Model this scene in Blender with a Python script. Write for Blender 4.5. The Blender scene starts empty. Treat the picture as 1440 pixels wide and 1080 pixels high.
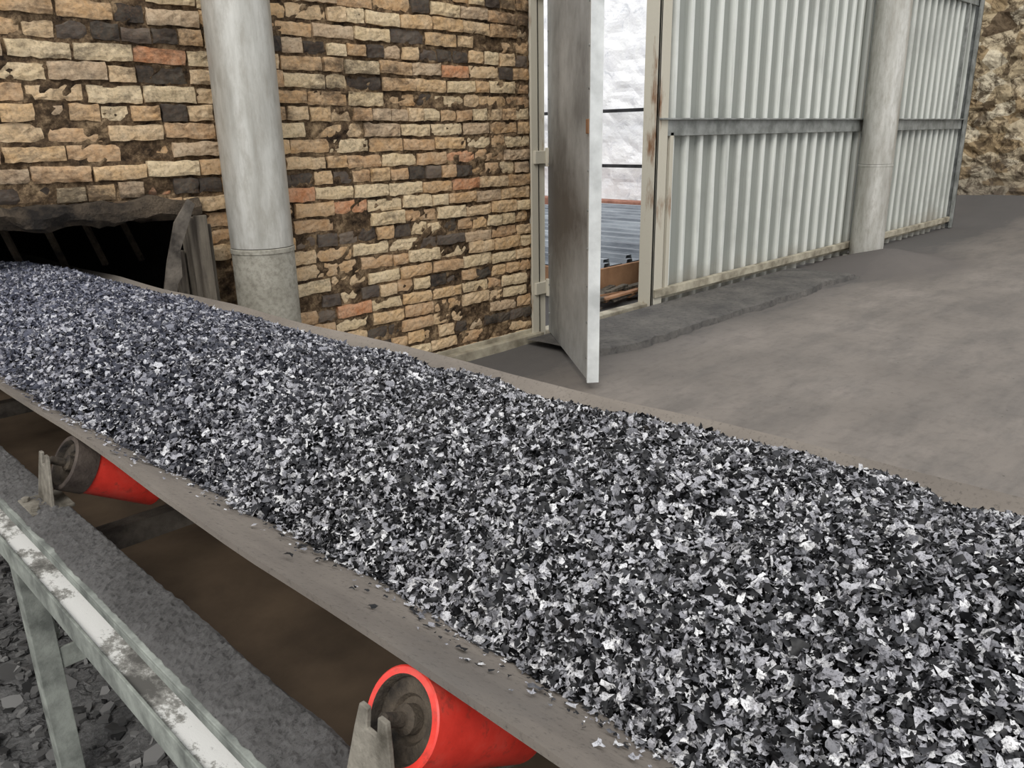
import bpy, bmesh, math, random
import numpy as np
from mathutils import Vector, Matrix, noise
random.seed(7); rng=np.random.default_rng(11)
scene=bpy.context.scene
scene.view_settings.view_transform='Standard'
scene.view_settings.look='None'

# ------------------------------------------------------------------ materials
def s2l(c):
    return tuple(((v/255)/12.92 if v/255<=0.04045 else (((v/255)+0.055)/1.055)**2.4) for v in c)+(1,)
class NT:
    def __init__(s,name):
        s.m=bpy.data.materials.new(name); s.m.use_nodes=True
        s.n=s.m.node_tree.nodes; s.l=s.m.node_tree.links
        s.b=s.n['Principled BSDF']; s.tc=s.n.new('ShaderNodeTexCoord')
    def link(s,a,b): s.l.new(a,b)
    def mapc(s,scale=(1,1,1),src='Object'):
        mp=s.n.new('ShaderNodeMapping'); mp.inputs['Scale'].default_value=scale
        s.link(s.tc.outputs[src],mp.inputs[0]); return mp.outputs[0]
    def noise(s,scale,detail=6,rough=.6,map=(1,1,1),dist=0,out='Fac'):
        t=s.n.new('ShaderNodeTexNoise'); t.inputs['Scale'].default_value=scale
        t.inputs['Detail'].default_value=detail; t.inputs['Roughness'].default_value=rough
        t.inputs['Distortion'].default_value=dist
        s.link(s.mapc(map),t.inputs['Vector']); return t.outputs[out]
    def voro(s,scale,feature='F1',map=(1,1,1),out='Distance',warp=0):
        t=s.n.new('ShaderNodeTexVoronoi'); t.feature=feature; t.inputs['Scale'].default_value=scale
        vec=s.mapc(map)
        if warp:
            nz=s.noise(scale*.8,4,.6,out='Color')
            a=s.n.new('ShaderNodeVectorMath'); a.operation='SCALE'; a.inputs['Scale'].default_value=warp; s.link(nz,a.inputs[0])
            b=s.n.new('ShaderNodeVectorMath'); b.operation='ADD'; s.link(vec,b.inputs[0]); s.link(a.outputs[0],b.inputs[1]); vec=b.outputs[0]
        s.link(vec,t.inputs['Vector']); return t.outputs[out]
    def ramp(s,fac,stops,interp='LINEAR'):
        r=s.n.new('ShaderNodeValToRGB'); r.color_ramp.interpolation=interp
        e=r.color_ramp.elements
        while len(e)<len(stops): e.new(.5)
        for k,(p,c) in enumerate(stops):
            e[k].position=p; e[k].color=c if not isinstance(c,(int,float)) else (c,c,c,1)
        s.link(fac,r.inputs[0]); return r.outputs[0]
    def mix(s,fac,a,b,mode='MIX'):
        x=s.n.new('ShaderNodeMix'); x.data_type='RGBA'; x.blend_type=mode
        for i,v in ((0,fac),(6,a),(7,b)):
            if isinstance(v,(int,float,tuple)): x.inputs[i].default_value=v
            else: s.link(v,x.inputs[i])
        return x.outputs[2]
    def math(s,op,a,b=0.,c=0.):
        x=s.n.new('ShaderNodeMath'); x.operation=op
        for i,v in enumerate((a,b,c)):
            if isinstance(v,(int,float)): x.inputs[i].default_value=v
            else: s.link(v,x.inputs[i])
        return x.outputs[0]
    def xyz(s):
        x=s.n.new('ShaderNodeSeparateXYZ'); s.link(s.tc.outputs['Object'],x.inputs[0]); return x.outputs
    def blob(s,cx,cy,cz,r,sc=(1,1,1)):
        v=s.n.new('ShaderNodeVectorMath'); v.operation='SUBTRACT'; s.link(s.tc.outputs['Object'],v.inputs[0]); v.inputs[1].default_value=(cx,cy,cz)
        m=s.n.new('ShaderNodeVectorMath'); m.operation='MULTIPLY'; s.link(v.outputs[0],m.inputs[0]); m.inputs[1].default_value=sc
        l=s.n.new('ShaderNodeVectorMath'); l.operation='LENGTH'; s.link(m.outputs[0],l.inputs[0])
        return s.math('MAXIMUM',s.math('SUBTRACT',1,s.math('DIVIDE',l.outputs['Value'],r)),0)
    def island(s):
        return s.n.new('ShaderNodeNewGeometry').outputs['Random Per Island']
    def fin(s,col,rough=.8,metal=0.,bump=None,bs=.3,bd=.01,spec=.3):
        if isinstance(col,tuple): s.b.inputs['Base Color'].default_value=col
        else: s.link(col,s.b.inputs['Base Color'])
        if isinstance(rough,(int,float)): s.b.inputs['Roughness'].default_value=rough
        else: s.link(rough,s.b.inputs['Roughness'])
        s.b.inputs['Metallic'].default_value=metal
        s.b.inputs['Specular IOR Level'].default_value=spec
        if bump is not None:
            bn=s.n.new('ShaderNodeBump'); bn.inputs['Strength'].default_value=bs
            bn.inputs['Distance'].default_value=bd
            s.link(bump,bn.inputs['Height']); s.link(bn.outputs[0],s.b.inputs['Normal'])
        return s.m
def C(*c): return s2l(c)

def m_simple(name,c1,c2,scale=6,rough=.8,metal=0.,bs=.3,bd=.01,map=(1,1,1),lo=.35,hi=.65,spec=.3):
    t=NT(name); n=t.noise(scale,map=map)
    n2=t.noise(scale*9)
    return t.fin(t.ramp(n,[(lo,C(*c1)),(hi,C(*c2))]),rough,metal,n2,bs,bd,spec)

def mat_brick(dark=False):
    t=NT('sooty_brick' if dark else 'brick')
    r=t.island()
    if dark:
        base=t.ramp(r,[(0,C(66,60,57)),(.4,C(90,82,77)),(.7,C(56,52,50)),(.9,C(112,100,90))],'CONSTANT')
    else:
        base=t.ramp(r,[(0,C(222,190,148)),(.2,C(208,168,122)),(.38,C(230,206,166)),(.52,C(200,160,118)),(.66,C(216,178,130)),(.77,C(208,142,98)),(.81,C(226,200,158)),(.92,C(200,172,140))],'CONSTANT')
    n=t.noise(14,8,.7)
    base=t.mix(t.ramp(n,[(.35,0),(.75,.15 if dark else .5)]),base,C(236,220,192))
    f=t.noise(60,4,.7)
    base=t.mix(t.ramp(f,[(.32,.5),(.52,0)]),base,C(118,92,70))
    soot=t.noise(1.1,8,.75,dist=.3,map=(1,1,1.5)); soot2=t.noise(9,7,.8,map=(1,1,1.8))
    sm=t.math('ADD',t.math('MULTIPLY',soot,.6),t.math('MULTIPLY',soot2,.5))
    X=t.xyz()
    sm=t.math('ADD',sm,t.math('MULTIPLY',t.math('SUBTRACT',X[2],1.2),.02))
    for (cx,cz,rr,am,sc) in ((2.75,1.72,.7,.10,(1,0,1.8)),(4.15,2.0,.6,.12,(1.8,0,.6)),(1.5,2.15,.6,.05,(.5,0,2.5))):
        sm=t.math('ADD',sm,t.math('MULTIPLY',t.blob(cx,0,cz,rr,sc),am))
    k=t.math('SUBTRACT',1.0,t.math('MULTIPLY',t.math('ABSOLUTE',t.math('SUBTRACT',X[2],1.2)),5))
    k=t.math('MULTIPLY',t.math('MAXIMUM',k,0),t.ramp(t.math('MULTIPLY',X[0],.5),[(.8,.16),(.98,0)]))
    sm=t.math('ADD',sm,k)
    col=t.mix(t.ramp(sm,[(.575,0),(.71,.82)]),base,C(60,51,45))
    return t.fin(col,.92,0,t.noise(55,8,.8),.8,.012,.12)
def mat_mortar():
    t=NT('mortar'); n=t.noise(11,8,.8)
    return t.fin(t.ramp(n,[(.36,C(42,35,30)),(.50,C(108,89,69)),(.64,C(184,158,124))]),.95,0,t.noise(40,8,.8),1,.02,.1)
def mat_ground():
    t=NT('dusty_ground'); X=t.xyz()
    n=t.noise(.9,8,.6); n2=t.noise(14,8,.7); n3=t.noise(90,3,.6); n4=t.noise(2.2,8,.7,map=(.5,1.6,1))
    light=t.ramp(n,[(.3,C(112,106,100)),(.55,C(127,120,113)),(.75,C(140,132,125))])
    light=t.mix(t.ramp(n4,[(.38,.6),(.55,0)]),light,C(101,97,93))
    light=t.mix(t.ramp(n2,[(.3,.35),(.5,0)]),light,C(90,84,80))
    w=t.math('ADD',t.math('MULTIPLY',X[1],.5),t.math('MULTIPLY',n4,.9))
    light=t.mix(t.ramp(t.math('SUBTRACT',w,1.55),[(.38,0),(.65,.85)]),light,C(84,82,81))
    pm=t.math('ADD',t.blob(9.6,3.4,0,1.5,(1,1.5,0)),t.math('MULTIPLY',t.math('SUBTRACT',n2,.5),.3))
    light=t.mix(t.ramp(pm,[(.05,0),(.35,.7)]),light,C(96,91,88))
    spk=t.voro(7,'F1')
    light=t.mix(t.ramp(spk,[(.025,.8),(.05,0)]),light,C(70,66,63))
    crack=t.voro(13,'DISTANCE_TO_EDGE',warp=.10); cr=t.ramp(crack,[(.0,0),(.07,1)])
    cr=t.mix(t.ramp(t.noise(3,3,.5),[(.42,1),(.55,0)]),cr,(1,1,1,1))
    n5=t.noise(40,6,.8)
    dark=t.ramp(n5,[(.3,C(58,58,58)),(.7,C(126,125,124))])
    dark=t.mix(cr,C(24,24,24),dark)
    mk=t.ramp(t.math('MULTIPLY_ADD',X[0],.5,t.math('MULTIPLY',n,.2)),[(.65,0),(.85,1)])
    col=t.mix(mk,dark,light)
    h=t.math('ADD',t.math('MULTIPLY',t.math('MULTIPLY',t.math('ADD',cr,n5),t.math('SUBTRACT',1,mk)),1.),t.math('ADD',t.math('MULTIPLY',n2,.25),t.math('MULTIPLY',n3,.08)))
    return t.fin(col,.93,0,h,.6,.025,.15)
def mat_kerb():
    t=NT('sooty_kerb'); n=t.noise(3,8,.7); n2=t.noise(22,8,.75)
    c=t.ramp(n,[(.35,C(88,86,84)),(.65,C(118,114,109))])
    c=t.mix(t.ramp(n2,[(.35,.6),(.5,0)]),c,C(70,68,67))
    return t.fin(c,.93,0,n2,.8,.03,.12)
def mat_pipe():
    t=NT('galvanised_pipe')
    n=t.noise(3,8,.65,map=(3,3,.5)); n2=t.noise(25,6,.7,map=(1,1,.3))
    c=t.ramp(n,[(.3,C(160,157,148)),(.5,C(188,186,178)),(.7,C(210,208,201))])
    c=t.mix(t.ramp(n2,[(.35,.5),(.55,0)]),c,C(148,142,130))
    return t.fin(c,.42,.3,n2,.08,.004,.4)
def mat_pipe_low():
    t=NT('dusty_pipe'); n=t.noise(5,8,.7); n2=t.noise(40,6,.7)
    c=t.ramp(n,[(.3,C(128,124,112)),(.5,C(152,148,136)),(.7,C(172,168,156))])
    c=t.mix(t.ramp(n2,[(.35,.5),(.55,0)]),c,C(108,102,92))
    return t.fin(c,.8,.0,n2,.4,.006,.2)
def mat_sheet():
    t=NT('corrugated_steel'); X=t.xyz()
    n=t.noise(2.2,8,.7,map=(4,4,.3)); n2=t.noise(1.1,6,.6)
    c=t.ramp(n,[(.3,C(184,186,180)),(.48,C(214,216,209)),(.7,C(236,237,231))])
    pan_shade=t.math('MULTIPLY',t.math('SUBTRACT',X[1],4.052),24)
    pan_shade=t.math('ADD',pan_shade,t.math('MULTIPLY',t.math('SUBTRACT',n,.5),1.9))
    c=t.mix(t.ramp(pan_shade,[(.1,0),(.9,.9)]),c,C(132,135,128))  # rib light and pan shade painted into the colour by depth
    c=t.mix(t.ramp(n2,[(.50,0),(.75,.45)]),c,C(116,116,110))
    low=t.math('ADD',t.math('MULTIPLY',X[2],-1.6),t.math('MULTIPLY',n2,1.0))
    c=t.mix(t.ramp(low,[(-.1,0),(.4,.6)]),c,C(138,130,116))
    return t.fin(c,.55,.1,n,.05,.004,.4)
def mat_door():
    t=NT('sooty_door_steel'); n=t.noise(1.5,8,.65,map=(1,1,.7)); n2=t.noise(9,6,.7)
    c=t.ramp(n,[(.34,C(132,133,132)),(.46,C(172,174,173)),(.62,C(200,202,201))])
    c=t.mix(t.ramp(n2,[(.35,.35),(.55,0)]),c,C(136,136,134))
    X=t.xyz()
    d=t.math('ABSOLUTE',t.math('SUBTRACT',X[2],1.0))
    k=t.math('SUBTRACT',t.math('ADD',.5,t.math('MULTIPLY',n2,.7)),t.math('MULTIPLY',d,1.2))
    k=t.math('ADD',k,t.math('MULTIPLY',t.math('SUBTRACT',X[0],4.2),.6))
    c=t.mix(t.ramp(k,[(.15,0),(.65,.85)]),c,C(82,76,71))
    return t.fin(c,.55,.1,n2,.1,.004,.4)
def mat_flake():
    t=NT('metal_flake'); r=t.island()
    c=t.ramp(r,[(0,C(10,10,11)),(.38,C(30,30,32)),(.48,C(92,92,96)),(.62,C(148,147,152)),(.8,C(184,183,187)),(.95,C(220,219,219))],'LINEAR')
    n=t.noise(380,3,.6)
    c=t.mix(t.ramp(n,[(.38,.6),(.5,0)]),c,C(28,28,31))
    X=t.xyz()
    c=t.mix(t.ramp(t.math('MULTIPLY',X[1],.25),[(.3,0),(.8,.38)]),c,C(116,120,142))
    return t.fin(c,.48,.12,None,spec=.4)
def mat_flakebase():
    t=NT('flake_fines'); n=t.noise(90,6,.8)
    return t.fin(t.ramp(n,[(.4,C(10,10,11)),(.62,C(28,28,30)),(.75,C(66,66,70))]),.7,.1,n,1,.01,.2)
def mat_chip():
    t=NT('spilled_dark_chip'); r=t.island()
    return t.fin(t.ramp(r,[(0,C(34,34,34)),(.6,C(84,83,82)),(1,C(128,127,125))]),.85,0,None,spec=.2)
def mat_belt():
    t=NT('dusty_rubber'); n=t.noise(5,8,.65,map=(1,.3,1)); n2=t.noise(120,4,.7); n3=t.noise(2,5,.6)
    c=t.ramp(n,[(.3,C(108,101,94)),(.55,C(130,122,113)),(.75,C(146,137,128))])
    c=t.mix(t.ramp(n2,[(.3,.6),(.45,0)]),c,C(72,68,64))
    c=t.mix(t.ramp(n3,[(.5,0),(.7,.5)]),c,C(96,94,92))
    return t.fin(c,.8,0,n2,.25,.003,.2)
def mat_stringer():
    t=NT('stringer_paint'); n=t.noise(5,9,.8,map=(1,.6,1)); 
    c=t.ramp(n,[(.42,C(104,102,98)),(.49,C(160,158,152)),(.53,C(238,237,233))])
    return t.fin(c,.75,0,n,.5,.004,.3)
def mat_dust():
    t=NT('soot_dust'); n=t.noise(9,8,.7); n2=t.noise(110,6,.85)
    c=t.ramp(n,[(.3,C(104,102,100)),(.6,C(128,126,124)),(.8,C(150,147,144))])
    c=t.mix(t.ramp(n2,[(.35,.7),(.5,0)]),c,C(62,61,60))
    return t.fin(c,.95,0,n2,1,.01,.1)
def mat_red():
    t=NT('red_roller'); n=t.noise(9,8,.7,map=(1,1,1)); n2=t.noise(50,5,.7)
    c=t.ramp(n,[(.3,C(200,48,38)),(.5,C(228,64,52)),(.75,C(226,104,90))])
    c=t.mix(t.ramp(n2,[(.3,.6),(.45,0)]),c,C(130,62,52))
    return t.fin(c,.38,0,None,spec=.5)
def mat_stone():
    t=NT('rubble_stone'); v=t.voro(2.6,'F1',map=(1,1,1.6),out='Color')
    sep=t.n.new('ShaderNodeSeparateColor'); t.link(v,sep.inputs[0])
    c=t.ramp(sep.outputs[0],[(0,C(196,178,146)),(.35,C(214,198,168)),(.6,C(176,154,120)),(.8,C(222,210,184)),(.95,C(120,104,84))],'CONSTANT')
    n=t.noise(4,9,.75,dist=.6); n2=t.noise(20,8,.7)
    c=t.mix(t.ramp(n,[(.44,.9),(.52,0)]),c,C(88,74,58))
    c=t.mix(t.ramp(n2,[(.35,.5),(.5,0)]),c,C(126,108,86))
    X=t.xyz()
    c=t.mix(t.ramp(t.math('ADD',t.math('MULTIPLY',X[2],.5),t.math('MULTIPLY',n,.5)),[(.35,.8),(.8,0)]),c,C(104,94,84))
    return t.fin(c,.93,0,t.math('ADD',n,t.math('MULTIPLY',n2,.5)),.9,.08,.1)
def mat_white():
    t=NT('whitewashed_rubble'); n=t.noise(3,9,.7,dist=.8); n2=t.noise(12,8,.7)
    c=t.ramp(n,[(.34,C(222,224,228)),(.42,C(250,250,252)),(.6,C(254,254,254))])
    return t.fin(c,.9,0,t.math('ADD',n,n2),.5,.04,.1)
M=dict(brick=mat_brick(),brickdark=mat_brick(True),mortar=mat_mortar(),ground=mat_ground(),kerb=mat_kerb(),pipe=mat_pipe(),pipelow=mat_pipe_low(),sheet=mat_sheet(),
 door=mat_door(),flake=mat_flake(),fbase=mat_flakebase(),chip=mat_chip(),belt=mat_belt(),stringer=mat_stringer(),dust=mat_dust(),red=mat_red(),
 stone=mat_stone(),white=mat_white(),
 frame=m_simple('dirty_cream_steel',(120,112,96),(190,182,162),5,.7,.1,.3,.004),
 rust=m_simple('rusty_cream_steel',(128,96,70),(190,184,168),3,.8,0,.4,.004,map=(2,2,.5),lo=.33,hi=.44),
 grey=m_simple('grey_steel',(104,106,102),(150,152,148),6,.6,.1,.3,.004),
 leg=m_simple('grey_green_paint',(100,103,98),(154,158,150),14,.75,.0,.4,.004),
 bracket=m_simple('dusty_bracket_steel',(80,75,66),(150,144,132),18,.8,.1,.5,.004),
 trim=m_simple('door_edge_white',(186,188,186),(226,228,226),4,.5,.1,.1,.003),
 dark=m_simple('chamber_darkness',(10,9,9),(26,23,21),5,.95,0,.6,.02),  # near-black colour paints in the darkness inside the belt opening
 darksteel=m_simple('sooty_steel',(58,53,48),(118,110,100),9,.8,.1,.5,.006),
 lintel=m_simple('sooty_concrete',(34,30,27),(96,84,70),7,.95,0,1,.02),
 wood=m_simple('weathered_wood',(58,52,46),(112,104,92),4,.9,0,.6,.006,map=(6,6,.6)),
 board=m_simple('brown_board',(132,96,70),(172,132,100),4,.8,0,.3,.004),
 blue=m_simple('blue_grey_roofing',(104,110,118),(158,164,170),4,.55,.0,.2,.004,map=(1,.3,1)),
 redbrick=m_simple('red_brick_ledge',(136,96,82),(172,126,108),5,.9,0,.4,.01),
 rubber=m_simple('roller_rubber',(52,44,40),(98,88,80),9,.75,0,.5,.006),
 cap=m_simple('roller_endcap',(40,36,33),(96,86,74),22,.8,.1,.6,.006),
 brown=m_simple('return_belt_rubber',(78,66,54),(114,97,79),3,.7,0,.2,.004),
 black=m_simple('black_bar',(30,30,32),(62,62,64),5,.6,.2,.2,.004))

# ------------------------------------------------------------------ mesh helpers
def link(o,parent=None):
    scene.collection.objects.link(o)
    if parent is not None:
        o.parent=parent; o.matrix_parent_inverse=Matrix.Translation(-parent.location)
    return o
def empty(name,loc):
    e=bpy.data.objects.new(name,None); e.location=loc; e.empty_display_size=.2
    scene.collection.objects.link(e); return e
def from_bm(name,bm,mat,parent=None,smooth=False,bevel=0,seg=2):
    if isinstance(mat,str): mat=[mat]
    anysm=any(f.smooth for f in bm.faces)
    me=bpy.data.meshes.new(name); bm.normal_update(); bm.to_mesh(me); bm.free()
    for m in mat: me.materials.append(M[m])
    if smooth:
        for p in me.polygons: p.use_smooth=True
    elif anysm:
        me.set_sharp_from_angle(angle=math.radians(32))
    o=bpy.data.objects.new(name,me); link(o,parent)
    if bevel:
        b=o.modifiers.new('bevel','BEVEL'); b.width=bevel; b.segments=seg; b.limit_method='ANGLE'
    return o
def addbox(bm,x0,x1,y0,y1,z0,z1,mi=0,mtx=None):
    vs=[bm.verts.new((x,y,z)) for z in(z0,z1) for y in(y0,y1) for x in(x0,x1)]
    if mtx is not None:
        for v in vs: v.co=mtx@v.co
    for q in((0,2,3,1),(4,5,7,6),(0,1,5,4),(2,6,7,3),(0,4,6,2),(1,3,7,5)):
        f=bm.faces.new([vs[i] for i in q]); f.material_index=mi
    return vs
def beam(bm,a,b,w,h,mi=0,up=Vector((0,0,1))):
    a=Vector(a); b=Vector(b); d=(b-a); L=d.length; d.normalize()
    s=d.cross(up).normalized(); u=s.cross(d).normalized()
    m=Matrix((( s.x,d.x,u.x,a.x),(s.y,d.y,u.y,a.y),(s.z,d.z,u.z,a.z),(0,0,0,1)))
    addbox(bm,-w/2,w/2,0,L,-h/2,h/2,mi,m)
def lathe(bm,a,b,prof,seg=40,mats=None):
    a=Vector(a); b=Vector(b); d=(b-a).normalized()
    s=d.cross(Vector((.3,.9,.1))).normalized(); u=s.cross(d)
    rings=[]
    for t,r in prof:
        rings.append([bm.verts.new(a+d*t+(s*math.cos(2*math.pi*k/seg)+u*math.sin(2*math.pi*k/seg))*max(r,1e-4)) for k in range(seg)])
    fs=[]
    for i in range(len(rings)-1):
        for k in range(seg):
            f=bm.faces.new((rings[i][k],rings[i][(k+1)%seg],rings[i+1][(k+1)%seg],rings[i+1][k]))
            f.material_index=mats[i] if mats else 0; f.smooth=True; fs.append(f)
    fs.append(bm.faces.new(rings[0][::-1])); fs.append(bm.faces.new(rings[-1]))
    if mats: fs[-2].material_index=mats[0]; fs[-1].material_index=mats[-1]
    bmesh.ops.recalc_face_normals(bm,faces=fs)
def strip(bm,prof,y0,y1,ny,zf,mi=0):
    rows=[]
    for j in range(ny+1):
        y=y0+(y1-y0)*j/ny
        rows.append([bm.verts.new((x,y,z+zf(y))) for x,z in prof])
    for j in range(ny):
        for i in range(len(prof)-1):
            f=bm.faces.new((rows[j][i],rows[j][i+1],rows[j+1][i+1],rows[j+1][i])); f.material_index=mi
def np_mesh(name,co,faces_idx,k,mat,parent=None,smooth=False):
    me=bpy.data.meshes.new(name); nf=len(faces_idx)//k
    me.vertices.add(len(co)); me.vertices.foreach_set('co',co.astype(np.float32).ravel())
    me.loops.add(len(faces_idx)); me.loops.foreach_set('vertex_index',faces_idx.astype(np.int32))
    me.polygons.add(nf); me.polygons.foreach_set('loop_start',np.arange(0,nf*k,k,dtype=np.int32))
    me.update(calc_edges=True); me.validate()
    if smooth: me.polygons.foreach_set('use_smooth',np.ones(nf,dtype=bool))
    for m in (mat if isinstance(mat,list) else [mat]): me.materials.append(M[m])
    o=bpy.data.objects.new(name,me); link(o,parent); return o
def N3(x,y,z=0): return noise.noise(Vector((x,y,z)))

WY=4.1
# ------------------------------------------------------------------ ground
def gz(x,y):
    z=.012*N3(x*.8,y*.8)+.006*N3(x*3,y*3)
    d=math.hypot((x-9.6)/1.15,(y-3.40)/.72); z+=.20*max(0,1-d)**1.15
    if x>14: z+=.30*((x-14)/3)**2 if x<17 else .3
    if y>WY+.3: z-=.02
    if x<1.3: z+=.03*N3(x*6,y*6,2)+.02*N3(x*15,y*15,3)
    z-=.12*min(1,max(0,(1.5-x)/.4))
    return z-.006
bm=bmesh.new()
bmesh.ops.create_grid(bm,x_segments=220,y_segments=160,size=.5)
for v in bm.verts:
    x=-4+(v.co.x+.5)*26; y=-6+(v.co.y+.5)*22
    v.co=(x,y,gz(x,y))
from_bm('ground',bm,'ground',smooth=True)
# dark chips spilled under the frame
bm=bmesh.new()
for i in range(3800):
    x=random.uniform(-.9,1.3); y=random.uniform(.8,4.0); z=gz(x,y)+.012
    r=random.uniform(.006,.022)*(1 if random.random()<.85 else 1.7); k=random.choice((5,6,7)); tx,ty=random.gauss(0,.25),random.gauss(0,.25); a0=random.random()*6
    ring=[]
    for j in range(k):
        a=a0+j/k*6.283+random.uniform(-.2,.2); rr=r*random.uniform(.6,1.2)
        px,py=rr*math.cos(a),rr*math.sin(a); ring.append((x+px,y+py,z+px*tx+py*ty))
    t=[bm.verts.new(p) for p in ring]; b=[bm.verts.new((p[0],p[1],p[2]-.012)) for p in ring]
    bm.faces.new(t)
    for j in range(k): bm.faces.new((t[j],b[j],b[(j+1)%k],t[(j+1)%k]))
from_bm('spilled_chips',bm,'chip')

# ------------------------------------------------------------------ brick wall
def build_bricks():
    bm=bmesh.new()
    P=.0885; row=0; z=0
    x_start=-1.9; x_end=4.33
    while z<3.35:
        header=(row%4==2)
        x=x_start-random.random()*.15
        while x<x_end:
            L=(.125 if header else .245)*random.uniform(.93,1.07)
            if not header and random.random()<.14: L*=.5
            g=random.uniform(.008,.018)
            x0,x1=x,min(x+L,x_end)
            x=x+L+g
            if x1-x0<.04: continue
            dk=1 if (L<.16 and random.random()<.30) or random.random()<.02 else 0
            cx=(x0+x1)/2
            wav=.012*N3(cx*.6,z*.8,3)+.006*N3(cx*3,z*2,8)
            z0=z+.006+wav+random.uniform(-.003,.003); z1=z0+P-random.uniform(.011,.024)
            if cx>-.35 and x0<1.84 and z1<1.21 and not(z1<.28): 
                continue
            dep=random.uniform(-.012,.012)+.01*N3(cx*2,z*2,5)
            q=random.random()
            if q<.04: dep+=.02
            yf=WY+dep
            nx=max(3,int(round((x1-x0)/.03))); nz=4
            seed=random.random()*50
            grid=[]
            tilt=random.uniform(-.03,.03)
            for j in range(nz+1):
                r=[]
                for i in range(nx+1):
                    u=i/nx; w=j/nz
                    px=x0+(x1-x0)*u; pz=z0+(z1-z0)*w+tilt*(px-cx)
                    edge=(i in(0,nx)) + (j in(0,nz))
                    off=.004*edge+.009*max(0,N3(px*22,pz*22,seed))+.005*N3(px*50,pz*50,seed)
                    if edge:
                        px+=.007*N3(px*30,pz*30,seed+9); pz+=.009*N3(px*24,pz*28,seed+4)
                    r.append(bm.verts.new((px,yf+off,pz)))
                grid.append(r)
            for j in range(nz):
                for i in range(nx):
                    f_=bm.faces.new((grid[j][i],grid[j][i+1],grid[j+1][i+1],grid[j+1][i])); f_.material_index=dk
            ring=[grid[0][i] for i in range(nx+1)]+[grid[j][nx] for j in range(1,nz+1)]+[grid[nz][i] for i in range(nx-1,-1,-1)]+[grid[j][0] for j in range(nz-1,0,-1)]
            back=[bm.verts.new((v.co.x,WY+.07,v.co.z)) for v in ring]
            n=len(ring)
            for k in range(n):
                f_=bm.faces.new((ring[k],back[k],back[(k+1)%n],ring[(k+1)%n])); f_.material_index=dk
        z+=P; row+=1
    return bm
wall=empty('wall_back',(1.2,WY,0))
from_bm('bricks',build_bricks(),['brick','brickdark'],wall)
bm=bmesh.new()
def mortar_patch(x0,x1,z0,z1):
    nx=max(2,int((x1-x0)/.03)); nz=max(2,int((z1-z0)/.025)); g=[]
    for j in range(nz+1):
        g.append([])
        for i in range(nx+1):
            x=x0+(x1-x0)*i/nx; z=z0+(z1-z0)*j/nz
            y=WY+.016+.014*N3(x*9,z*14,1)+.014*N3(x*30,z*30,2)
            g[j].append(bm.verts.new((x,y,z)))
    for j in range(nz):
        for i in range(nx):
            bm.faces.new((g[j][i],g[j][i+1],g[j+1][i+1],g[j+1][i]))
mortar_patch(-2,-.3,0,3.4); mortar_patch(-.3,1.84,1.2,3.4); mortar_patch(1.84,4.34,0,3.4); mortar_patch(-.3,1.84,0,.3)
addbox(bm,-2,-.3,WY+.06,WY+.24,0,3.4); addbox(bm,-.3,1.84,WY+.06,WY+.24,1.2,3.4)
addbox(bm,1.84,4.34,WY+.06,WY+.24,0,3.4); addbox(bm,-.3,1.84,WY+.06,WY+.24,0,.3)
from_bm('mortar',bm,'mortar',wall)
bm=bmesh.new(); nx=60; prof=[(.03,1.235),(-.03,1.23),(-.05,1.19),(-.045,1.15),(-.01,1.125),(.12,1.125)]
rows=[]
for i in range(nx+1):
    x=-.3+2.13*i/nx
    rows.append([bm.verts.new((x,WY+dy+.025*N3(x*9,k*1.7,2),z+.03*N3(x*6,k*.6,7)+.012*N3(x*23,k,7))) for k,(dy,z) in enumerate(prof)])
for i in range(nx):
    for k in range(len(prof)-1):
        bm.faces.new((rows[i][k],rows[i][k+1],rows[i+1][k+1],rows[i+1][k]))
from_bm('lintel',bm,'lintel',wall)
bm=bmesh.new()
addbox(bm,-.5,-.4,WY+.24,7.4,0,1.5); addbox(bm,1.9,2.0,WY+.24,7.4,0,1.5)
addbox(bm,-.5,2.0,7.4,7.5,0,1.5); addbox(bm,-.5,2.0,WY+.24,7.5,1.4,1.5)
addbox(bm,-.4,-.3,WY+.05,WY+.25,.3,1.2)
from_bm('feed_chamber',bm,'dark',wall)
bm=bmesh.new()
for k in range(4):
    beam(bm,(1.0+k*.2,4.55+.05*k,1.25),(1.15+k*.2,4.75,.85),.03,.02)
from_bm('chute_bars',bm,'lintel',wall)

# ------------------------------------------------------------------ rubble wall at the right
bm=bmesh.new(); nx=220; nz=110; g=[]
for j in range(nz+1):
    r=[]
    for i in range(nx+1):
        y=-3+14*i/nx; z=-.2+6.2*j/nz
        d=noise.voronoi(Vector((0,y*2.6,z*3.6)))[0]
        off=-.16*min(.5,(d[1]-d[0]))-.06*N3(y*3,z*3)-.03*N3(y*11,z*11)
        r.append(bm.verts.new((17+off,y,z)))
    g.append(r)
for j in range(nz):
    for i in range(nx): bm.faces.new((g[j][i],g[j+1][i],g[j+1][i+1],g[j][i+1]))
addbox(bm,17.15,17.5,-3,11,-.2,6)
from_bm('wall_right',bm,'stone',smooth=False)

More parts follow.
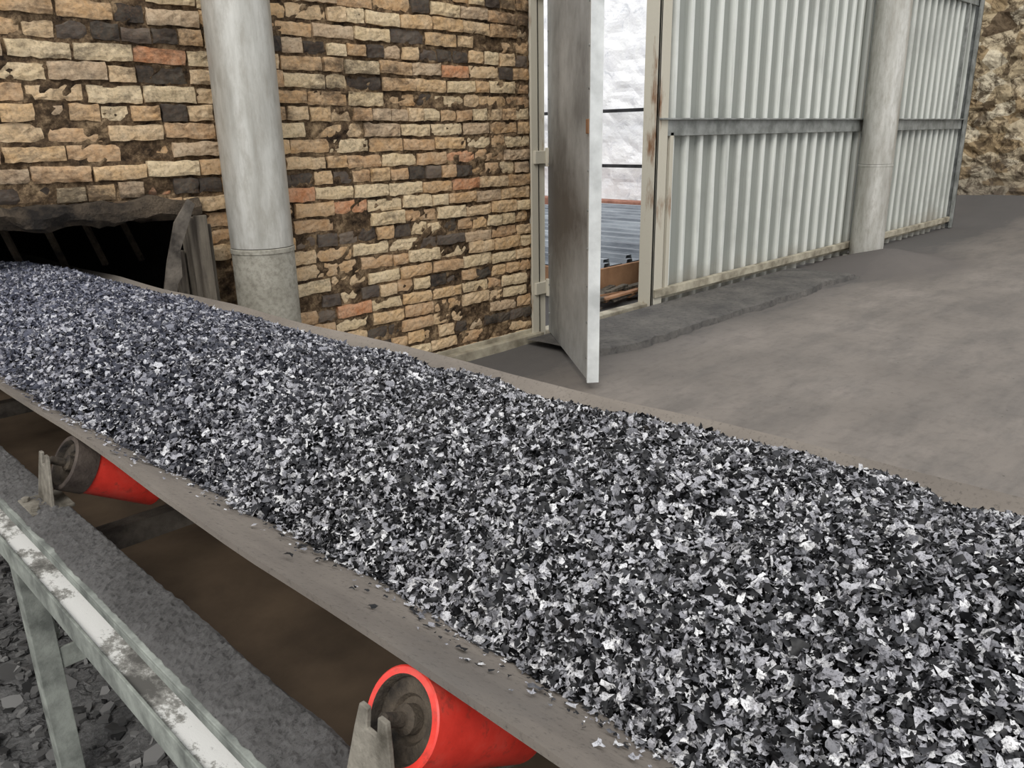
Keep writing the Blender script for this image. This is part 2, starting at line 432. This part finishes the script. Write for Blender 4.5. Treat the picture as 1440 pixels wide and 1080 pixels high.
bm=bmesh.new(); nx=150; nz=70; g=[]
for j in range(nz+1):
    r=[]
    for i in range(nx+1):
        y=WY+.15+10*i/nx; z=4.6*j/nz
        d=noise.voronoi(Vector((5,y*1.8,z*2.4)))[0]
        r.append(bm.verts.new((13.75-.07*min(.5,d[1]-d[0])-.03*N3(y*3,z*3),y,z)))
    g.append(r)
for j in range(nz):
    for i in range(nx): bm.faces.new((g[j][i],g[j+1][i],g[j+1][i+1],g[j][i+1]))
addbox(bm,13.8,14.0,WY+.15,14.3,0,4.6)
from_bm('wall_yard_side',bm,'white')
bm=bmesh.new(); addbox(bm,2.3,14,14.2,14.4,0,4.6); from_bm('wall_yard_rear',bm,'white')
bm=bmesh.new()
for z in(.83,1.9): addbox(bm,13.45,13.5,5,14,z,z+.065)
for y in(6,9,12.9): addbox(bm,13.5,13.54,y,y+.06,0,2.0)
from_bm('pipe_rail',bm,'black')
bm=bmesh.new(); addbox(bm,13.1,13.45,5,14,0,.20); from_bm('brick_ledge',bm,'redbrick',bevel=.02)

# ------------------------------------------------------------------ corrugated partition
part=empty('corrugated_metal_partition',(9.8,WY,0))
def corr(bm,x0,x1,z0,z1,y=WY,pitch=.232,dep=.048,ragged=0):
    pr=[]; x=x0
    while x<x1:
        for dx,dd in((0,0),(.54,0),(.66,1),(.84,1),(.98,0)):
            px=x+dx*pitch
            if px<=x1: pr.append((px,y-dep*dd))
        x+=pitch
    nz=6; rows=[]
    for j in range(nz+1):
        rows.append([])
        for k,(px,py) in enumerate(pr):
            z=z0+(z1-z0)*j/nz
            if j==0 and ragged: z+=ragged*N3(px*2.3,4,1)
            rows[j].append(bm.verts.new((px,py+.006*N3(px*2,z*3),z)))
    for j in range(nz):
        for i in range(len(pr)-1): bm.faces.new((rows[j][i],rows[j][i+1],rows[j+1][i+1],rows[j+1][i]))
bm=bmesh.new()
corr(bm,5.9,10.3,.0,3.2,ragged=.06); corr(bm,10.3,13.72,.0,3.2,y=WY+.005,ragged=.05)
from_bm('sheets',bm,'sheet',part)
bm=bmesh.new()
addbox(bm,5.8,13.75,WY-.085,WY-.055,1.47,1.61); addbox(bm,5.8,13.75,WY-.12,WY-.055,1.60,1.615)
addbox(bm,5.8,13.75,WY-.085,WY-.055,3.16,3.27); addbox(bm,5.8,13.75,WY-.11,WY+.02,3.26,3.275)
from_bm('rails',bm,'grey',part,bevel=.003)
bm=bmesh.new()
addbox(bm,5.8,13.75,WY-.11,WY-.055,.10,.17); addbox(bm,5.8,13.75,WY-.055,WY-.05,.06,.13)
from_bm('base_rail',bm,'frame',part,bevel=.004)
bm=bmesh.new()
addbox(bm,5.78,5.80,WY-.09,WY+.06,0,3.3); addbox(bm,5.78,5.93,WY-.09,WY-.07,0,3.3); addbox(bm,5.98,6.03,WY-.085,WY-.055,.1,1.5)
from_bm('door_post',bm,'rust',part,bevel=.003)
bm=bmesh.new()
addbox(bm,13.66,13.78,WY-.13,WY-.10,0,3.3); addbox(bm,13.76,13.78,WY-.13,WY+.04,0,3.3)
addbox(bm,13.3,13.34,WY-.09,WY-.055,1.6,3.2)
from_bm('end_post',bm,'grey',part,bevel=.004)
bm=bmesh.new()
addbox(bm,4.4,5.8,WY-.04,WY+.06,-.02,.05)
from_bm('threshold',bm,'frame',part,bevel=.006)

bm=bmesh.new(); addbox(bm,2.6,4.36,WY-.10,WY-.04,-.01,.06); addbox(bm,2.6,4.36,WY-.04,WY-.02,0,.09)
from_bm('trim_1',bm,'frame',bevel=.005)
bm=bmesh.new()
addbox(bm,4.345,4.36,WY-.06,WY+.2,0,3.35); addbox(bm,4.28,4.36,WY-.06,WY-.045,0,3.35); addbox(bm,4.37,4.43,WY-.05,WY-.035,0,3.3)
for z in(.35,1.3,2.4): addbox(bm,4.30,4.46,WY-.08,WY-.03,z,z+.09)
for z in(.35,1.3,2.4): lathe(bm,(4.42,WY-.09,z-.02),(4.42,WY-.09,z+.11),[(0,.02),(.13,.02)],16)
from_bm('door_jamb',bm,'rust',bevel=.003)

# ------------------------------------------------------------------ door leaf (open, swung outwards)
door=empty('door_1',(4.44,4.04,0))
hx,hy=4.44,4.02; ex,ey=3.60,2.93
d=Vector((ex-hx,ey-hy,0)); L=d.length; d.normalize(); nrm=Vector((-d.y,d.x,0))
if nrm.x>0: nrm=-nrm
mt=Matrix(((d.x,nrm.x,0,hx),(d.y,nrm.y,0,hy),(0,0,1,0),(0,0,0,1)))
bm=bmesh.new()
addbox(bm,0,L,-.006,.006,.055,3.2,0,mt)
from_bm('leaf',bm,'door',door,bevel=.002)
bm=bmesh.new()
addbox(bm,L-.012,L+.006,-.055,.018,.052,3.21,0,mt); addbox(bm,L-.05,L-.012,.006,.012,.055,3.2,0,mt)
addbox(bm,0,.05,-.045,-.008,.055,3.21,0,mt)
for z in(.055,1.55,3.15): addbox(bm,.05,L-.012,-.045,-.008,z,z+.05,0,mt)
from_bm('leaf_frame',bm,'trim',door,bevel=.002)
bm=bmesh.new()
for k in range(14):
    p=mt@Vector((L-.035,.014,.2+k*.22)); q=mt@Vector((L-.035,.019,.2+k*.22))
    lathe(bm,p,q,[(0,.008),(.005,.006)],10)
    p=mt@Vector((.04,.006,.2+k*.22)); q=mt@Vector((.04,.012,.2+k*.22)); lathe(bm,p,q,[(0,.008),(.006,.006)],10)
from_bm('rivets',bm,'grey',door)
bm=bmesh.new(); addbox(bm,L-.09,L-.02,.006,.02,1.5,1.58,0,mt); from_bm('latch_plate',bm,'board',door,bevel=.004)

# ------------------------------------------------------------------ vertical pipes
def pipe(name,x,y,r,zj,ztop,low='pipelow'):
    e=empty(name,(x,y,0)); bm=bmesh.new()
    lathe(bm,(x,y,zj),(x,y,ztop),[(0,r-.004),(0,r),(ztop-zj,r)],64)
    from_bm('upper_tube',bm,'pipe',e)
    bm=bmesh.new()
    lathe(bm,(x,y,-.02),(x,y,zj),[(0,r),(.3,r),(zj-.01,r),(zj-.008,r+.004),(zj+.012,r+.004),(zj+.016,r)],64)
    from_bm('lower_tube',bm,low,e)
    bm=bmesh.new(); lathe(bm,(x,y,-.02),(x,y,.1),[(0,r+.07),(.035,r+.07),(.036,r+.002),(.05,r)],48)
    from_bm('foot_flange',bm,low,e)
pipe('steel_pipe_column',2.04,3.86,.158,.975,3.4)
pipe('steel_pipe_column.001',9.97,3.80,.19,1.10,3.9,'pipe')

# ------------------------------------------------------------------ low kerb along the partition
bm=bmesh.new(); nx=160; rows=[]
for i in range(nx+1):
    x=4.14+4.4*i/nx; e=3.30+.06*N3(x*1.6,0,3)+.03*N3(x*9,1,3)
    if x<4.6: e=e+(4.6-x)*.25
    h=.052*(1 if i<nx-6 else (nx-i)/6)
    rows.append([bm.verts.new(p) for p in((x,e-.012,-.03),(x,e,h*.9+.008*N3(x*6,2)),(x,e+.05,h+.008*N3(x*5,5)),(x,(e+WY)/2,h+.010*N3(x*4,7)),(x,WY-.12,h*.9))])
for i in range(nx):
    for k in range(4): bm.faces.new((rows[i][k],rows[i+1][k],rows[i+1][k+1],rows[i][k+1]))
from_bm('kerb',bm,'kerb',smooth=False)

# ------------------------------------------------------------------ yard contents
st=empty('roofing_sheet_stack',(8,6.5,0))
bm=bmesh.new()
for lay in range(2):
    pr=[]; x=5.78+lay*.05
    while x<11.2:
        for dx,dz in((0,0),(.20,0),(.22,.07),(.30,.07),(.32,0)): pr.append((x+dx,.24+lay*.03+dz))
        x+=.36
    strip(bm,pr,4.72+lay*.05,9.6,4,lambda y:0)
from_bm('corrugated_sheets',bm,'blue',st)
bm=bmesh.new()
addbox(bm,5.72,10.9,4.66,4.70,.04,.28); addbox(bm,5.70,5.74,4.7,9.5,.04,.28)
for y in(4.75,6.5,8.3): addbox(bm,5.76,10.7,y,y+.1,0,.10)
addbox(bm,5.76,10.7,4.75,9.5,.20,.22)
from_bm('pallet',bm,'board',st,bevel=.004)
bm=bmesh.new()
for k in range(34):
    x=random.uniform(4.9,6.6); y=random.uniform(4.33,4.56); a=random.uniform(-.6,.6); l=random.uniform(.2,.5)
    z=.03+random.random()*.07
    beam(bm,(x,y,z),(x+l*math.cos(a),y+.25*l*math.sin(a),z+random.uniform(-.02,.04)),random.uniform(.03,.08),random.uniform(.015,.03),random.choice((0,0,0,1)))
from_bm('timber_scrap_heap',bm,['wood','board'])

# ------------------------------------------------------------------ timber / plate guard beside the belt mouth
gd=empty('belt_mouth_guard',(1.7,3.9,0))
bm=bmesh.new()
vs=[(1.45,3.86,.60),(1.52,3.86,.60),(1.575,3.86,.84),(1.60,3.86,.87),(1.61,3.86,1.0),(1.71,3.86,1.21),(1.68,3.86,1.235),(1.60,3.86,1.13),(1.54,3.86,.95)]
a=[bm.verts.new(v) for v in vs]; b=[bm.verts.new((v[0],v[1]+.014,v[2])) for v in vs]
bm.faces.new(a); bm.faces.new(b[::-1])
for k in range(len(vs)): bm.faces.new((a[k],b[k],b[(k+1)%len(vs)],a[(k+1)%len(vs)]))
from_bm('torn_plate',bm,'darksteel',gd)
bm=bmesh.new(); addbox(bm,1.69,1.75,3.92,4.02,0,1.14); addbox(bm,1.77,1.82,3.95,4.03,0,1.10); addbox(bm,1.63,1.68,3.98,4.01,0,.98)
from_bm('posts',bm,'wood',gd,bevel=.006)
bm=bmesh.new(); addbox(bm,1.72,1.78,3.90,3.93,.2,1.15); from_bm('post_angle',bm,'wood',gd,bevel=.003)

# ------------------------------------------------------------------ conveyor
cv=empty('belt_conveyor',(.95,1.5,0))
ZS=lambda y: -.016*(y-1)
Y0,Y1=-2.2,6.6
bm=bmesh.new()
xs=[.475,.51,.60,.68,.73,.80,.95,1.10,1.16,1.22,1.30,1.37,1.42]
def zbelt(x):
    if x<.73: return .76+(.73-x)/.24*.14
    if x>1.16: return .76+(x-1.16)/.24*.14
    return .76
prof=[(x,zbelt(x)) for x in xs]; lower=[(x,zbelt(x)-.012) for x in xs]
rows=[]; ny=90
for j in range(ny+1):
    y=Y0+(Y1-Y0)*j/ny; r=[]
    ph=.5-.5*math.cos((y-.65)/1.2*2*math.pi)
    for x,z in prof+lower[::-1]:
        e=1 if (x<.6 or x>1.3) else 0
        r.append(bm.verts.new((x+(.006*N3(y*1.5,x*2) if e else 0),y,z+ZS(y)-.008*ph*(1 if e else .3)+(.004*N3(y*3,1) if e else 0))))
    rows.append(r)
n=len(rows[0])
for j in range(ny):
    for i in range(n): bm.faces.new((rows[j][i],rows[j][(i+1)%n],rows[j+1][(i+1)%n],rows[j+1][i]))
bmesh.ops.recalc_face_normals(bm,faces=bm.faces)
from_bm('carrying_belt',bm,'belt',cv,smooth=False)
bm=bmesh.new(); 
strip(bm,[(.52,.40),(.52,.41),(1.38,.41),(1.38,.40)],Y0,Y1,20,ZS)
from_bm('return_belt',bm,'brown',cv)
YE=3.80
def slab(bm,xa,xb,za,zb,mi=0):
    xa,xb=min(xa,xb),max(xa,xb); rows=[]
    for y in(Y0,YE): rows.append([bm.verts.new((x,y,z+ZS(y))) for x,z in((xa,za),(xb,za),(xb,zb),(xa,zb))])
    fs=[]
    for i in range(4): fs.append(bm.faces.new((rows[0][i],rows[0][(i+1)%4],rows[1][(i+1)%4],rows[1][i])))
    fs+= [bm.faces.new(rows[0][::-1]),bm.faces.new(rows[1])]
    for f in fs: f.material_index=mi
def channel(xo,xi,nm):
    s=1 if xi>xo else -1
    bm=bmesh.new()
    slab(bm,xo,xi,.744,.75,1)
    slab(bm,xo,xo+s*.006,.728,.744,1)
    slab(bm,xi-s*.03,xi-s*.024,.645,.744,2)
    slab(bm,xo-s*.006,xi-s*.024,.639,.645,0)
    slab(bm,xo-s*.012,xo-s*.006,.60,.655,1)
    bmesh.ops.recalc_face_normals(bm,faces=bm.faces)
    from_bm(nm,bm,['stringer','leg','grey'],cv,bevel=.0015)
channel(.335,.435,'stringer_near'); channel(1.56,1.46,'stringer_far')
for xa,xb,nm in((.343,.436,'dust_crust_near'),(1.462,1.55,'dust_crust_far')):
    bm=bmesh.new(); rows=[]; ny=900; nx=14
    for j in range(ny+1):
        y=Y0+(3.79-Y0)*j/ny; r=[]
        for i in range(nx+1):
            u=i/nx; x=xa+(xb-xa)*u+(.006*N3(y*7,i*.3)+.003*N3(y*50,i) if i in(0,nx) else 0)
            h=.004+.003*math.sin(math.pi*u)+.004*N3(x*90,y*60)+.004*N3(x*220,y*180)+.003*N3(x*20,y*9)
            if i in(0,nx): h=.0005
            r.append(bm.verts.new((x,y,.7505+ZS(y)+max(.0005,h))))
        rows.append(r)
    for j in range(ny):
        for i in range(nx): bm.faces.new((rows[j][i],rows[j][i+1],rows[j+1][i+1],rows[j+1][i]))
    from_bm(nm,bm,'dust',cv)
bm=bmesh.new()
for y in(-.4,2.04,3.7):
    for x0,x1 in((.345,.40),(1.485,1.54)):
        addbox(bm,x0,x1,y-.004,y+.004,-.2,.636+ZS(y)); addbox(bm,(x0 if x0<1 else x1-.008),(x0+.008 if x0<1 else x1),y,y+.05,-.2,.636+ZS(y))
    addbox(bm,.40,1.485,y+.0,y+.008,.22,.28)
    if y<3: beam(bm,(.40,y+.03,.30),(.40,y+.75,.63),.03,.03)
from_bm('legs',bm,'leg',cv,bevel=.002)
for k,y in enumerate((-1.75,-.55,.65,1.87,3.3,)):
    z=ZS(y)
    for side in(0,1):
        fx=(lambda x:x) if side==0 else (lambda x:1.89-x)
        A=Vector((fx(.452),y,.836+z)); B=Vector((fx(.640),y,.7275+z)); Lr=(B-A).length; r=.062
        bm=bmesh.new()
        worn=(k==3)
        rr=r-.003 if worn else r
        prof=[(.022,.012),(.022,.026),(.016,.030),(.014,.048),(.003,.050),(0,.052),(0,r-.002),(.002,r),(.05,r),(.0505,rr),(Lr-.004,rr),(Lr,r-.006),(Lr,.02)]
        m0=2 if worn else 0
        lathe(bm,A,B,prof,48,[1,1,1,1,1,m0,m0,m0,m0,0,0,1])
        from_bm('wing_roller',bm,['red','cap','rubber'],cv)
        dd=(A-B).normalized()
        bm=bmesh.new(); lathe(bm,A+dd*.030,A-dd*.024,[(0,.007),(.002,.009),(.054,.009)],20)
        lathe(bm,A-dd*.002,A-dd*.024,[(0,.012),(.004,.018),(.022,.018)],24)
        from_bm('shaft',bm,'cap',cv)
        bm=bmesh.new()
        s=1 if side==0 else -1
        vs=[(-.05,.752),(.05,.752),(.034,.835),(.026,.868),(.010,.868),(.010,.842),(-.010,.842),(-.010,.868),(-.026,.868),(-.034,.835)]
        a=[bm.verts.new((fx(.412)+s*(zz-.75)*.13-s*.006,y+yy,zz+z)) for yy,zz in vs]
        b=[bm.verts.new((v.co.x-s*.007,v.co.y,v.co.z)) for v in a]
        bm.faces.new(a); bm.faces.new(b[::-1]); n=len(vs)
        for i in range(n): bm.faces.new((a[i],b[i],b[(i+1)%n],a[(i+1)%n]))
        addbox(bm,min(fx(.36),fx(.445)),max(fx(.36),fx(.445)),y-.055,y+.055,.750+z,.758+z)
        for yy in(-.035,.035): lathe(bm,(fx(.372),y+yy,.758+z),(fx(.372),y+yy,.768+z),[(0,.009),(.009,.009)],6)
        bmesh.ops.recalc_face_normals(bm,faces=bm.faces)
        from_bm('roller_bracket',bm,'bracket',cv,bevel=.0015)
    bm=bmesh.new(); lathe(bm,(.715,y+.0,.684+z),(1.175,y,.684+z),[(0,.02),(0,r-.004),(.004,r),(.456,r),(.46,r-.004),(.46,.02)],40)
    from_bm('centre_roller',bm,'rubber',cv)
    bm=bmesh.new(); addbox(bm,.43,1.47,y+.07,y+.12,.60+z,.606+z); addbox(bm,.43,1.47,y+.07,y+.076,.55+z,.60+z)
    from_bm('idler_crossbar',bm,'darksteel',cv)

# ------------------------------------------------------------------ manganese flake heap on the belt
KY=np.array([-2.2,.0,.37,.52,.79,1.19,1.66,1.96,2.6,3.4,4.6,6.6]); KX=np.array([.60,.60,.625,.65,.655,.64,.59,.545,.535,.54,.55,.55])
_off=rng.uniform(0,50,(8,2))
def near(y): return np.interp(y,KY,KX)+.012*np.sin(y*17+np.sin(y*5)*2)+.008*np.sin(y*41)
def far(y): return 1.355+.010*np.sin(y*11+np.sin(y*4)*2)+.007*np.sin(y*37)
def lump(x,y):
    v=0*x
    for a,(fx_,fy_),o in ((.010,(5,3.1),0),(.009,(9,7),1),(.007,(17,13),2),(.004,(33,29),3)):
        v=v+a*np.sin(fx_*x+1.3*np.sin(fy_*.7*y+_off[o,0])+_off[o,1])*np.sin(fy_*y+1.1*np.sin(fx_*.6*x+_off[o,1])+_off[o,0])
    return v
def zb(x): return np.where(x<.73,.76+(.73-x)/.24*.14,np.where(x>1.16,.76+(x-1.16)/.24*.14,.76))
def pile(x,y):
    xn=near(y); xf=far(y)
    s=np.clip((x-xn)/(xf-xn),0,1)
    z0=zb(xn)*(1-s)+zb(xf)*s
    h=.124+.015*np.sin(y*1.9+.6)
    return z0+.003+h*np.sin(math.pi*s)**.9+lump(x,y)*np.sin(math.pi*s)**.5-.016*(y-1)
mf=empty('metal_flake_heap',(.95,1.5,.9))
ny,nx=700,90
yy=np.linspace(-1.6,6.4,ny); uu=np.linspace(0,1,nx)
Yg,Ug=np.meshgrid(yy,uu,indexing='ij'); XN=near(Yg)
Xg=XN+(far(Yg)-XN)*Ug
Zg=pile(Xg,Yg)-.006
co=np.stack([Xg,Yg,Zg],-1).reshape(-1,3)
idx=np.arange(ny*nx).reshape(ny,nx)
q=np.stack([idx[:-1,:-1],idx[:-1,1:],idx[1:,1:],idx[1:,:-1]],-1).reshape(-1)
np_mesh('fines',co,q,4,'fbase',mf,smooth=True)
def flakes(N,ylo,yhi,size,name,loose=False):
    y=rng.uniform(ylo,yhi,N); 
    if loose:
        xn=near(y); x=xn-np.abs(rng.normal(0,.035,N)); x=np.clip(x,.49,None); z=zb(x)-.016*(y-1)+.003+rng.uniform(0,.003,N)
    else:
        xn=near(y)-.008; x=xn+(far(y)+.008-xn)*rng.uniform(0,1,N); z=pile(x,y)+rng.uniform(-.004,.010,N)
    e=.004
    if loose: nx_=np.full(N,.5); ny_=np.zeros(N)
    else: nx_=-(pile(x+e,y)-pile(x-e,y))/(2*e); ny_=-(pile(x,y+e)-pile(x,y-e))/(2*e)
    nv=np.stack([nx_*.7,ny_*.7,np.ones(N)],-1); nv/=np.linalg.norm(nv,axis=1,keepdims=True)
    j=.12 if loose else .66
    nv=nv+rng.normal(0,j,(N,3)); nv/=np.linalg.norm(nv,axis=1,keepdims=True)
    t=np.cross(nv,rng.normal(0,1,(N,3))); t/=np.linalg.norm(t,axis=1,keepdims=True); b=np.cross(nv,t)
    K=9
    ang=(np.arange(K)/K*2*np.pi)[None,:]+rng.uniform(-.25,.25,(N,K))
    sz=size*np.exp(rng.normal(0,.45,N)); sz=np.clip(sz,size*.35,size*2.3)
    rad=sz[:,None]*rng.uniform(.30,1.25,(N,K)); el=rng.uniform(.5,1,N)[:,None]
    lx=rad*np.cos(ang); ly=rad*np.sin(ang)*el; lz=rad*rng.normal(0,.18,(N,K))+.25*(lx**2)/sz[:,None]*rng.choice([-1,1],N)[:,None]
    c=np.stack([x,y,z],-1)
    ring=c[:,None,:]+lx[...,None]*t[:,None,:]+ly[...,None]*b[:,None,:]+lz[...,None]*nv[:,None,:]
    cen=c+nv*(sz*.12)[:,None]
    allv=np.concatenate([cen[:,None,:],ring],1).reshape(-1,3)
    base=(np.arange(N)*(K+1))[:,None]
    k=np.arange(K)
    tri=np.stack([np.broadcast_to(base,(N,K)),base+1+k,base+1+(k+1)%K],-1).reshape(-1)
    np_mesh(name,allv,tri,3,'flake',mf)
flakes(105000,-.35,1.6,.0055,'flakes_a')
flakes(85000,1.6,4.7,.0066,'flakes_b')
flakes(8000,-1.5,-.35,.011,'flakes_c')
flakes(1800,-.3,4.2,.0042,'loose_flakes',True)

# ------------------------------------------------------------------ light, sky, camera
w=bpy.data.worlds.new('overcast_sky'); scene.world=w; w.use_nodes=True
bg=w.node_tree.nodes['Background']; bg.inputs[0].default_value=(.95,.97,1,1); bg.inputs[1].default_value=1.12
sd=bpy.data.lights.new('sun','SUN'); sd.energy=1.75; sd.angle=math.radians(30); sd.color=(1,.97,.92)
so=bpy.data.objects.new('sun',sd); so.rotation_euler=Vector((.62,.5,-.8)).to_track_quat('-Z','Y').to_euler(); so.location=(-4,-4,8)
scene.collection.objects.link(so)

f=1116.0; th=math.radians(17.4); ro=math.radians(1.08)
F=Vector((.70711*math.cos(th),.70711*math.cos(th),-math.sin(th))); R=Vector((.70711,-.70711,0)); U=R.cross(F)
R2=R*math.cos(ro)-U*math.sin(ro); U2=U*math.cos(ro)+R*math.sin(ro)
cd=bpy.data.cameras.new('camera'); cam=bpy.data.objects.new('camera',cd); scene.collection.objects.link(cam)
cd.sensor_width=36; cd.lens=f/1440*36; cd.clip_start=.02; cd.clip_end=200
cam.matrix_world=Matrix(((R2.x,U2.x,-F.x,0),(R2.y,U2.y,-F.y,0),(R2.z,U2.z,-F.z,1.5),(0,0,0,1)))
scene.camera=cam
